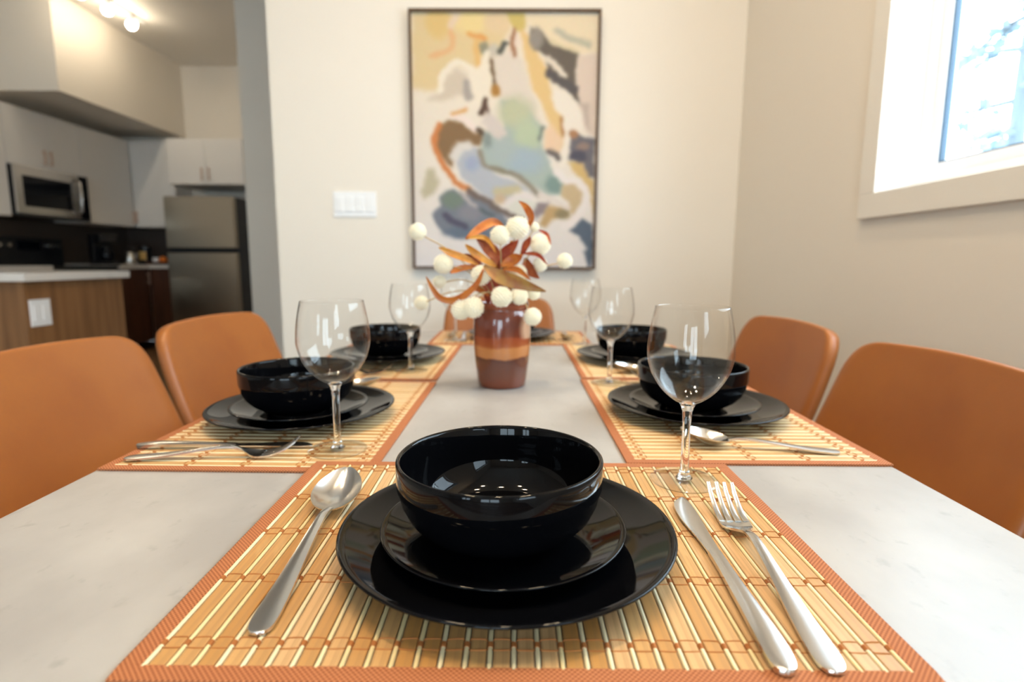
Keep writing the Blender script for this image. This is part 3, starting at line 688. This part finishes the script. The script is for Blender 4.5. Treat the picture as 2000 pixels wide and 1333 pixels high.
poly([(1340, 1180), (1420, 1120), (1530, 1250), (1490, 1420), (1350, 1380)], (240, 208, 176), 60)
poly([(1700, 450), (1880, 420), (1860, 1240), (1760, 1180), (1700, 900), (1660, 680)], (226, 206, 190), 60); poly([(1720, 900), (1790, 900), (1800, 1180), (1740, 1100)], (196, 178, 165), 50)
poly([(1210, 180), (1330, 220), (1400, 330), (1690, 430), (1650, 680), (1710, 920), (1640, 860), (1580, 780), (1420, 700), (1400, 600), (1360, 450), (1260, 400), (1210, 290)], (108, 98, 88), 34)
ell(1270, 290, 70, 110, (152, 144, 136), 0.6); stroke([(1390, 480), (1470, 560), (1550, 650)], 62, (234, 221, 204)); stroke([(1400, 620), (1500, 690), (1640, 770)], 90, (92, 86, 86)); stroke([(1480, 220), (1620, 290), (1790, 340)], 64, (190, 186, 166), 50)
stroke([(1410, 310), (1560, 370), (1690, 420)], 34, (224, 208, 170))
poly([(1430, 780), (1580, 790), (1690, 950), (1720, 1100), (1700, 1200), (1620, 1150), (1600, 1300), (1580, 1500), (1500, 1560), (1540, 1250), (1540, 1040), (1460, 980)], (243, 232, 218), 36)
stroke([(830, 500), (840, 650), (850, 780)], 36, (120, 96, 74)); ell(860, 790, 50, 60, (178, 128, 60), 0.6); stroke([(760, 880), (720, 1010)], 52, (82, 58, 44)); stroke([(770, 900), (790, 1080)], 34, (92, 66, 54)); stroke([(910, 420), (970, 335)], 56, (86, 88, 82))
stroke([(1060, 205), (1030, 330), (1060, 450)], 40, (166, 118, 88)); ell(1080, 300, 26, 60, (238, 220, 205), 0.6)
poly([(250, 1300), (290, 1130), (400, 1070), (520, 1110), (620, 1190), (720, 1180), (740, 1280), (690, 1330), (560, 1310), (460, 1380), (430, 1480), (420, 1560), (350, 1480), (280, 1400)], (140, 109, 74), 34)
stroke([(300, 1120), (250, 1260), (262, 1380), (330, 1520), (440, 1680), (590, 1785)], 60, (212, 132, 74), 34); stroke([(440, 1050), (560, 1080), (660, 1180)], 72, (243, 226, 216)); stroke([(430, 1020), (560, 980)], 40, (224, 168, 106)); stroke([(690, 1180), (720, 1200)], 60, (96, 78, 62))
poly([(900, 890), (1050, 870), (1180, 950), (1300, 1100), (1340, 1180), (1310, 1290), (1360, 1420), (1420, 1560), (1500, 1720), (1520, 1820), (1380, 1830), (1200, 1720), (1050, 1640), (860, 1580), (740, 1520), (690, 1400), (740, 1240), (850, 1220), (960, 1140)], (176, 188, 180), 44)
ell(1060, 1000, 170, 150, (196, 198, 166), 1.0); ell(1180, 1220, 130, 160, (190, 202, 172), 1.0); ell(1130, 1480, 200, 130, (170, 186, 196), 1.0); ell(900, 1380, 150, 130, (176, 188, 186), 1.0); ell(1440, 1720, 90, 90, (132, 156, 150), 0.9); ell(780, 1270, 50, 90, (140, 152, 148), 0.9)
stroke([(1330, 1150), (1290, 1260)], 40, (128, 138, 128)); poly([(780, 1000), (900, 1080), (970, 1220), (880, 1270), (800, 1180), (720, 1100)], (219, 206, 198), 50)
poly([(470, 1360), (560, 1310), (680, 1350), (720, 1500), (860, 1620), (1100, 1700), (1280, 1840), (1180, 1790), (1080, 1760), (960, 1900), (800, 1880), (640, 1760), (520, 1660), (460, 1500)], (187, 190, 198), 44)
ell(620, 1510, 80, 70, (166, 176, 200), 1.0); stroke([(440, 1430), (500, 1350), (580, 1330)], 90, (226, 219, 212), 50); stroke([(860, 1790), (980, 1790), (1060, 1760)], 80, (202, 190, 154), 60); ell(900, 1870, 70, 50, (206, 180, 150), 0.9)
stroke([(700, 1380), (750, 1530), (900, 1570), (1100, 1650), (1290, 1825)], 46, (150, 142, 126), 36); stroke([(800, 1560), (1000, 1600)], 40, (142, 136, 116), 40)
poly([(290, 1840), (430, 1760), (520, 1820), (700, 1830), (850, 1960), (970, 2090), (1000, 2200), (800, 2280), (660, 2280), (560, 2280), (330, 2230), (240, 2120), (220, 2020), (300, 1930)], (124, 130, 142), 36)
ell(420, 1880, 110, 90, (122, 136, 124), 0.9); ell(600, 2010, 120, 80, (140, 139, 148), 0.9); ell(560, 2220, 220, 60, (104, 118, 136), 0.9); stroke([(340, 2040), (430, 2110), (540, 2150)], 66, (86, 84, 104)); stroke([(490, 1800), (640, 1940)], 36, (192, 182, 180)); stroke([(700, 1980), (830, 2030)], 40, (96, 106, 112))
stroke([(580, 1790), (760, 1890), (900, 1990), (1000, 2040), (1110, 2060)], 58, (118, 104, 98), 34)
poly([(110, 1780), (180, 1560), (240, 1560), (290, 1720), (240, 1800), (130, 1880)], (196, 186, 158), 60)
poly([(950, 1930), (1080, 1860), (1250, 1890), (1260, 1980), (1150, 2040), (1000, 2010)], (224, 221, 210), 44); stroke([(960, 1900), (1080, 1850), (1200, 1850)], 50, (232, 222, 220)); poly([(1270, 1900), (1390, 1900), (1350, 2010), (1240, 2080), (1220, 2010)], (150, 136, 138), 40)
poly([(1380, 1930), (1560, 1960), (1600, 2060), (1430, 2070), (1350, 2160), (1280, 2130), (1340, 2020)], (196, 164, 116), 40); ell(1520, 2020, 70, 50, (150, 136, 104), 0.8); poly([(1520, 1720), (1620, 1700), (1710, 1790), (1720, 1900), (1640, 2040), (1570, 1990), (1590, 1890), (1510, 1840)], (206, 182, 144), 40)
stroke([(1300, 1830), (1450, 1890), (1580, 1960)], 44, (228, 216, 208)); poly([(1580, 1500), (1720, 1480), (1790, 1640), (1840, 1700), (1840, 2080), (1790, 1800), (1700, 1640), (1640, 1590)], (216, 183, 122), 36)
stroke([(1470, 1600), (1560, 1680), (1680, 1680), (1770, 1820), (1730, 1950), (1640, 2080), (1540, 2150)], 76, (241, 231, 226)); poly([(1600, 1200), (1700, 1220), (1850, 1260), (1840, 1650), (1780, 1640), (1730, 1500), (1600, 1470)], (112, 108, 114), 36)
ell(1640, 1220, 50, 40, (176, 128, 92), 0.8); ell(1730, 1340, 70, 40, (150, 128, 118), 0.8); ell(1680, 1430, 80, 60, (82, 80, 94), 0.8); poly([(1590, 2190), (1720, 2060), (1830, 2140), (1820, 2540), (1770, 2570), (1740, 2420), (1770, 2370), (1690, 2260)], (92, 105, 122), 34)
stroke([(1380, 1390), (1440, 1410), (1490, 1450)], 52, (112, 104, 102)); stroke([(1520, 1050), (1525, 1230)], 26, (170, 120, 76))
IMG = IMG*0.93-6
for _ in range(1):
    P_ = np.pad(IMG, ((1, 1), (1, 1), (0, 0)), 'edge'); IMG = sum(P_[a:a+GY, b:b+GX] for a in range(3) for b in range(3))/9
IMG += rng.normal(0, 1.6, IMG.shape)
lin = np.where(IMG/255 <= 0.04045, IMG/255/12.92, ((np.clip(IMG, 0, 255)/255+0.055)/1.055)**2.4)
cw, chh = pw_-fwid, ph_-2*fwid
vv = [(-cw+2*cw*i/(GX-1), -0.024, fwid+chh*(1-j/(GY-1))) for j in range(GY) for i in range(GX)]
ff = [(j*GX+i, (j+1)*GX+i, (j+1)*GX+i+1, j*GX+i+1) for j in range(GY-1) for i in range(GX-1)]
nb = len(vv); vv += [(-cw, -0.004, fwid), (cw, -0.004, fwid), (cw, -0.004, ph_-fwid), (-cw, -0.004, ph_-fwid)]; ff += [(nb, nb+1, nb+2, nb+3)]
me = bpy.data.meshes.new('canvas'); me.from_pydata(vv, [], ff)
ca = me.color_attributes.new('paint', 'FLOAT_COLOR', 'POINT'); arr = np.ones((len(vv), 4), np.float32); arr[:nb, :3] = lin.reshape(-1, 3)
ca.data.foreach_set('color', arr.ravel())
m = mat('painted_canvas', (1, 1, 1), 0.7, bump=((260, 260, 260), 0.1)); an = m.node_tree.nodes.new('ShaderNodeVertexColor'); an.layer_name = 'paint'
m.node_tree.links.new(an.outputs[0], m.node_tree.nodes['Principled BSDF'].inputs['Base Color']); setmat(me, m); link('canvas', me, pic)

# switch plate
sw = thing('light_switch', 'white four-gang light switch plate on the wall left of the picture', 'switch', (-0.727, YB, 1.227))
box('plate', MT['white'], -0.097, 0.097, -0.006, 0, -0.056, 0.056, parent=sw, bevel=0.002)
for i in range(4):
    x = (i-1.5)*0.046
    MB().box(x-0.0165, x+0.0165, -0.011, -0.005, -0.033, 0.033).build('rocker', MT['white'], sw, bevel=0.0015)

# ------------------------------------------------------------------ dining ceiling lamp (above the frame, lights the table)
def bulb_mat(name, col, s): return mat(name, (1, 1, 1), 0.4, emit=(col, s))
WARM = (1.0, 0.77, 0.50)
bmat = bulb_mat('warm_downlight', WARM, LAMP)
for x, y, w_ in ((-0.62, 0.45, 'left, nearer the viewer'), (0.48, 0.45, 'right, nearer the viewer'), (-0.62, 1.05, 'left, nearer the picture wall'), (0.48, 1.05, 'right, nearer the picture wall'), (-0.07, 0.74, 'right over the middle of the table')):
    lp = thing('ceiling_downlight', 'round recessed downlight in the dining ceiling, ' + w_, 'lamp', (x, y, ZC), 0, 'dining ceiling downlights')
    MB().lathe([(0.052, -0.001), (0.075, -0.001), (0.073, -0.008), (0.056, -0.012), (0.052, -0.006)], 32).build('trim_ring', MT['white'], lp, smooth=True, angle=40)
    MB().lathe([(0, -0.006), (0.05, -0.006), (0.05, -0.002), (0, -0.002)], 20).build('lens', bmat, lp)

# ------------------------------------------------------------------ kitchen
def cabinet(name, lab, M, w_, h, d, doors, body, front, handle='h', knob_side=1, top=0):
    """unit with its back on local y = d, front at y = 0, x to the right, z up"""
    r = thing(name, lab, 'cabinet'); r.matrix_world = M
    box('body', body, 0, w_, 0.02, d, 0, h, parent=r)
    for i in range(doors):
        a = w_*i/doors+0.002; b = w_*(i+1)/doors-0.002
        dr = box('door', front, a, b, 0, 0.019, 0.002, h-0.002, parent=r, bevel=0.0015, seg=1)
        hx = (b-0.035) if (i < doors/2 and doors > 1) or (doors == 1 and knob_side > 0) else a+0.035
        z0_, z1_ = (0.04, 0.17) if not top else (h-0.17, h-0.04)
        MB().box(hx-0.006, hx+0.006, -0.028, -0.018, z0_, z1_).box(hx-0.004, hx+0.004, -0.02, 0.004, z0_+0.015, z0_+0.025).box(hx-0.004, hx+0.004, -0.02, 0.004, z1_-0.025, z1_-0.015).build('handle', MT['brass'], dr)
    return r
RX = lambda x, y, z: Matrix.Translation((x, y, z)) @ Matrix.Rotation(PI/2, 4, 'Z')      # faces +x: local x runs along +y, local y along -x
RY = lambda x, y, z: Matrix.Translation((x, y, z))                                        # faces the camera
UX = -4.262
cabinet('wall_cabinet', 'white two-door wall cabinet left of the microwave, cut by the image edge', RX(UX, 3.95, 1.335), 0.86, 0.93, 0.335, 2, MT['cab'], MT['cab'])
cabinet('wall_cabinet', 'white wall cabinet directly above the microwave', RX(UX, 4.815, 1.775), 0.82, 0.49, 0.335, 2, MT['cab'], MT['cab'])
cabinet('wall_cabinet', 'white wall cabinet between the microwave and the corner', RX(UX, 5.64, 1.335), 0.715, 0.93, 0.335, 1, MT['cab'], MT['cab'])
cabinet('wall_cabinet', 'white corner wall cabinet left of the fridge, facing the room', RY(UX, 6.36, 1.335), 0.48, 0.93, 0.34, 1, MT['cab'], MT['cab'], knob_side=-1)
cabinet('wall_cabinet', 'white two-door cabinet over the fridge', RY(-3.66, 6.05, 1.765), 0.80, 0.465, 0.65, 2, MT['cab'], MT['cab'])
# microwave
mw = thing('microwave', 'stainless over-the-range microwave with black window', 'microwave', (-4.21, 4.815, 1.352)); mw.rotation_euler = (0, 0, PI/2)
box('body', MT['blackplastic'], 0.005, 0.815, 0.022, 0.385, 0, 0.418, parent=mw)
md = MB().box(0, 0.70, 0, 0.02, 0.012, 0.418).build('door', MT['steel2'], mw, bevel=0.003)
box('window', MT['blackglass'], 0.075, 0.60, -0.003, 0.004, 0.075, 0.335, parent=md)
MB().tube([(0.655, -0.004, 0.05), (0.655, -0.045, 0.075), (0.655, -0.052, 0.21), (0.655, -0.045, 0.345), (0.655, -0.004, 0.37)], 0.011, 10).build('handle', MT['steel2'], md, smooth=True)
cp = box('control_panel', MT['blackglass'], 0.703, 0.815, 0, 0.02, 0.012, 0.418, parent=mw, bevel=0.002)
box('vent_strip', MT['blackplastic'], 0, 0.815, 0.0, 0.02, -0.012, 0.01, parent=mw)
# dark backsplash
struct('wall_backsplash', MT['splash'], XL, XL+0.012, 3.4, YK-0.012, 0.93, 1.36, label='dark brown backsplash under the wall cabinets', cat='backsplash')
struct('wall_backsplash', MT['splash'], XL, -3.66, YK-0.012, YK, 0.93, 1.36, label='dark brown backsplash in the corner beside the fridge', cat='backsplash')
LX = -3.985
cabinet('base_cabinet', 'dark walnut base cabinet left of the range', RX(LX, 3.95, 0.1), 0.86, 0.78, 0.60, 2, MT['walnut'], MT['walnut'], top=1)
cabinet('base_cabinet', 'dark walnut base cabinet between the range and the corner', RX(LX, 5.64, 0.1), 0.46, 0.78, 0.60, 1, MT['walnut'], MT['walnut'], top=1)
cabinet('base_cabinet', 'dark walnut base cabinet beside the fridge, facing the room', RY(LX, 6.11, 0.1), 0.275, 0.78, 0.595, 1, MT['walnut'], MT['walnut'], top=1)
mb = MB(); mb.box(XL+0.012, LX+0.02, 3.93, 4.812, 0.88, 0.92)
tag(mb.build('countertop', MT['quartz'], bevel=0.002), 'pale kitchen countertop left of the range', 'countertop')
mb = MB(); mb.box(XL+0.012, LX+0.02, 5.638, 6.085, 0.88, 0.92); mb.box(XL+0.012, -3.708, 6.085, YK-0.012, 0.88, 0.92)
tag(mb.build('countertop', MT['quartz']), 'pale corner countertop between the range and the fridge', 'countertop')
# range
rg = thing('kitchen_range', 'black and stainless range under the microwave', 'range', (LX+0.03, 4.825, 0)); rg.rotation_euler = (0, 0, PI/2)
box('body', MT['blackplastic'], 0, 0.80, 0.03, 0.62, 0.02, 0.905, parent=rg)
od = box('oven_door', MT['steel2'], 0.005, 0.795, 0, 0.03, 0.22, 0.80, parent=rg, bevel=0.004)
box('window', MT['blackglass'], 0.09, 0.71, -0.003, 0.005, 0.30, 0.66, parent=od)
MB().tube([(0.06, -0.004, 0.745), (0.06, -0.05, 0.745), (0.74, -0.05, 0.745), (0.74, -0.004, 0.745)], 0.011, 10).build('handle', MT['steel2'], od, smooth=True)
box('drawer', MT['steel2'], 0.005, 0.795, 0, 0.03, 0.04, 0.21, parent=rg, bevel=0.004)
box('cooktop', MT['blackglass'], 0, 0.80, 0.0, 0.56, 0.905, 0.918, parent=rg, bevel=0.003)
bg = box('backguard', MT['blackplastic'], 0, 0.80, 0.56, 0.615, 0.905, 1.175, parent=rg, bevel=0.01)
box('display', MT['blackglass'], 0.28, 0.52, 0.553, 0.562, 1.06, 1.14, parent=bg)
for x in (0.08, 0.18, 0.62, 0.72):
    MB().lathe([(0, 0.028), (0.02, 0.028), (0.024, 0.0), (0, 0)], 16, Matrix.Translation((x, 0.56, 1.10)) @ Matrix.Rotation(PI/2, 4, 'X')).build('knob', MT['steel2'], bg, smooth=True, angle=40)
# fridge
fr = thing('fridge', 'stainless top-freezer fridge with black sides', 'fridge', (-3.70, 5.985, 0))
box('body', MT['fridgeside'], 0.0, 0.735, 0.075, 0.70, 0.03, 1.635, parent=fr, bevel=0.006)
d1 = MB().box(0, 0.735, 0, 0.07, 1.098, 1.635).build('freezer_door', MT['fridge'], fr, bevel=0.010, seg=3)
d2 = MB().box(0, 0.735, 0, 0.07, 0.06, 1.052).build('fridge_door', MT['fridge'], fr, bevel=0.010, seg=3)
box('handle', MT['blackplastic'], 0.02, 0.70, -0.006, 0.03, 1.086, 1.099, parent=d1); box('handle', MT['blackplastic'], 0.02, 0.70, -0.006, 0.03, 1.051, 1.064, parent=d2)
box('kick_plate', MT['blackplastic'], 0.01, 0.725, 0.02, 0.06, 0.0, 0.055, parent=fr)
# island
isl = thing('kitchen_island', 'oak clad kitchen island with a pale countertop', 'island', (-3.05, 2.75, 0))
box('end_panel', MT['oak'], 0.875, 0.895, -0.31, 0.31, 0, 0.878, parent=isl)
for i in range(3): box('front_panel', MT['oak'], -0.9+i*0.591, -0.9+i*0.591+0.588, -0.30, -0.28, 0.09, 0.878, parent=isl)
box('body', MT['walnut'], -0.9, 0.874, -0.279, 0.28, 0.09, 0.877, parent=isl)
box('plinth', MT['blackplastic'], -0.88, 0.86, -0.25, 0.25, 0, 0.09, parent=isl)
for i in range(3):
    dr = box('door', MT['walnut'], -0.9+i*0.591, -0.9+i*0.591+0.588, 0.281, 0.30, 0.09, 0.872, parent=isl)
    box('handle', MT['brass'], -0.66+i*0.591, -0.54+i*0.591, 0.30, 0.325, 0.80, 0.812, parent=dr)
box('countertop', MT['quartz'], -0.92, 0.925, -0.335, 0.335, 0.878, 0.914, parent=isl, bevel=0.002)
ou = thing('outlet', 'white double outlet plate on the island end panel', 'outlet', (-2.155, 2.512, 0.735))
box('plate', MT['white'], 0.0, 0.006, -0.055, 0.055, -0.06, 0.06, parent=ou, bevel=0.002)
for s in (-1, 1): box('socket', MT['white'], 0.005, 0.009, s*0.024-0.016, s*0.024+0.016, -0.034, 0.034, parent=ou, bevel=0.001, seg=1)
# small things on the corner counter
cz = 0.921
cm = thing('coffee_maker', 'black drip coffee maker on the corner counter', 'coffee maker', (-4.25, 5.82, cz)); cm.rotation_euler = (0, 0, PI/2-0.5)
box('base', MT['blackplastic'], -0.09, 0.09, -0.13, 0.12, 0, 0.03, parent=cm, bevel=0.006); box('water_tank', MT['blackplastic'], -0.09, 0.09, 0.02, 0.12, 0.03, 0.31, parent=cm, bevel=0.008)
box('brew_head', MT['blackplastic'], -0.09, 0.09, -0.12, 0.02, 0.22, 0.31, parent=cm, bevel=0.012)
MB().lathe([(0, 0.035), (0.055, 0.035), (0.066, 0.06), (0.064, 0.13), (0.048, 0.17), (0.05, 0.185), (0, 0.19)], 24, Matrix.Translation((0, -0.055, 0))).build('carafe', MT['blackglass'], cm, smooth=True, angle=40)
kt = thing('kettle', 'small steel kettle beside the coffee maker', 'kettle', (-4.05, 5.92, cz))
MB().lathe([(0, 0), (0.055, 0), (0.06, 0.01), (0.052, 0.10), (0.04, 0.13), (0, 0.135)], 24).build('body', MT['steel2'], kt, smooth=True, angle=40)
MB().tube([(-0.045, 0, 0.12), (-0.03, 0, 0.18), (0.03, 0, 0.18), (0.045, 0, 0.12)], 0.006, 8).build('handle', MT['blackplastic'], kt, smooth=True)
MB().tube([(0.045, -0.01, 0.05), (0.075, -0.02, 0.09), (0.085, -0.022, 0.12)], [0.012, 0.009, 0.007], 8).build('spout', MT['steel2'], kt, smooth=True)
cn = thing('canister', 'tall dark canister with a beige label on the corner counter', 'canister', (-4.12, 6.28, cz))
MB().lathe([(0, 0), (0.06, 0), (0.06, 0.17), (0, 0.17)], 24).build('body', MT['blackplastic'], cn, smooth=True, angle=40)
MB().lathe([(0, 0.171), (0.063, 0.171), (0.063, 0.195), (0.05, 0.20), (0, 0.20)], 24).build('lid', MT['blackplastic'], cn, smooth=True, angle=40)
MB().box(-0.033, 0.04, -0.066, -0.05, 0.05, 0.14).build('label_panel', mat('beige_label', srgb(214, 178, 112), 0.6), cn, bevel=0.004)
tray = MB().box(-0.17, 0.17, -0.12, 0.12, 0, 0.012); tray.box(-0.17, -0.155, -0.12, 0.12, 0.012, 0.03).box(0.155, 0.17, -0.12, 0.12, 0.012, 0.03).box(-0.155, 0.155, -0.12, -0.108, 0.012, 0.03).box(-0.155, 0.155, 0.108, 0.12, 0.012, 0.03)
tag(tray.build('tray', MT['walnut'], None, loc=(-3.885, 6.27, cz)), 'dark wooden tray on the counter beside the fridge', 'tray')
def ball(name, m_, r, loc, label, cat, group):
    o = MB().lathe([(r*math.sin(PI*k/12)*(1 if 1 < k < 11 else 0.9), -r*0.95*math.cos(PI*k/12)) for k in range(13)], 20)
    t = thing(name, label, cat, loc, 0, group); o.build('peel', m_, t, smooth=True)
    MB().lathe([(0, 0.003), (0.004, 0.0), (0.003, -0.004), (0, -0.004)], 8, Matrix.Translation((0, 0, r*0.95))).build('stem_button', MT['stem'], t)
ball('orange', MT['orange'], 0.040, (-3.885, 6.20, cz+0.051), 'orange lying in the middle of the dark tray', 'orange', 'oranges on the tray')
ball('orange', MT['orange'], 0.036, (-3.86, 6.30, cz+0.047), 'orange behind the other one at the back of the tray', 'orange', 'oranges on the tray')
def mug(x, y, lab):
    t = thing('mug', lab, 'mug', (x, y, cz+0.0125), 0.6, 'white mugs on the tray')
    MB().lathe([(0, 0), (0.026, 0), (0.032, 0.006), (0.034, 0.065), (0.031, 0.065), (0.029, 0.008), (0, 0.006)], 24).build('cup', MT['white'], t, smooth=True, angle=40)
    MB().tube([(0.033, 0, 0.05), (0.052, 0, 0.045), (0.052, 0, 0.022), (0.032, 0, 0.015)], 0.004, 8).build('handle', MT['white'], t, smooth=True)
mug(-3.975, 6.22, 'white mug on the tray left of the orange'); mug(-3.785, 6.22, 'white mug on the tray right of the orange')
# ceiling track lamp
tk = thing('track_light', 'ceiling track lamp with glowing bulbs in the kitchen', 'lamp', (-3.46, 4.9, ZC))
box('track', MT['white'], -0.02, 0.02, -0.62, 0.62, -0.022, 0, parent=tk)
tmat = bulb_mat('track_bulb', (1.0, 0.84, 0.62), TRACK)
for y in (-0.45, -0.15, 0.15, 0.45):
    hd = MB().lathe([(0, -0.022), (0.010, -0.022), (0.010, -0.04), (0.030, -0.045), (0.034, -0.075), (0.030, -0.075), (0.024, -0.05), (0, -0.05)], 20, Matrix.Translation((0, y, 0))).build('lamp_head', MT['white'], tk, smooth=True, angle=40)
    b = MB().lathe([(0.042*math.sin(PI*k/8), -0.042*math.cos(PI*k/8)) for k in range(9)], 12).build('bulb', tmat, hd, smooth=True); b.location = (0, y, -0.095)
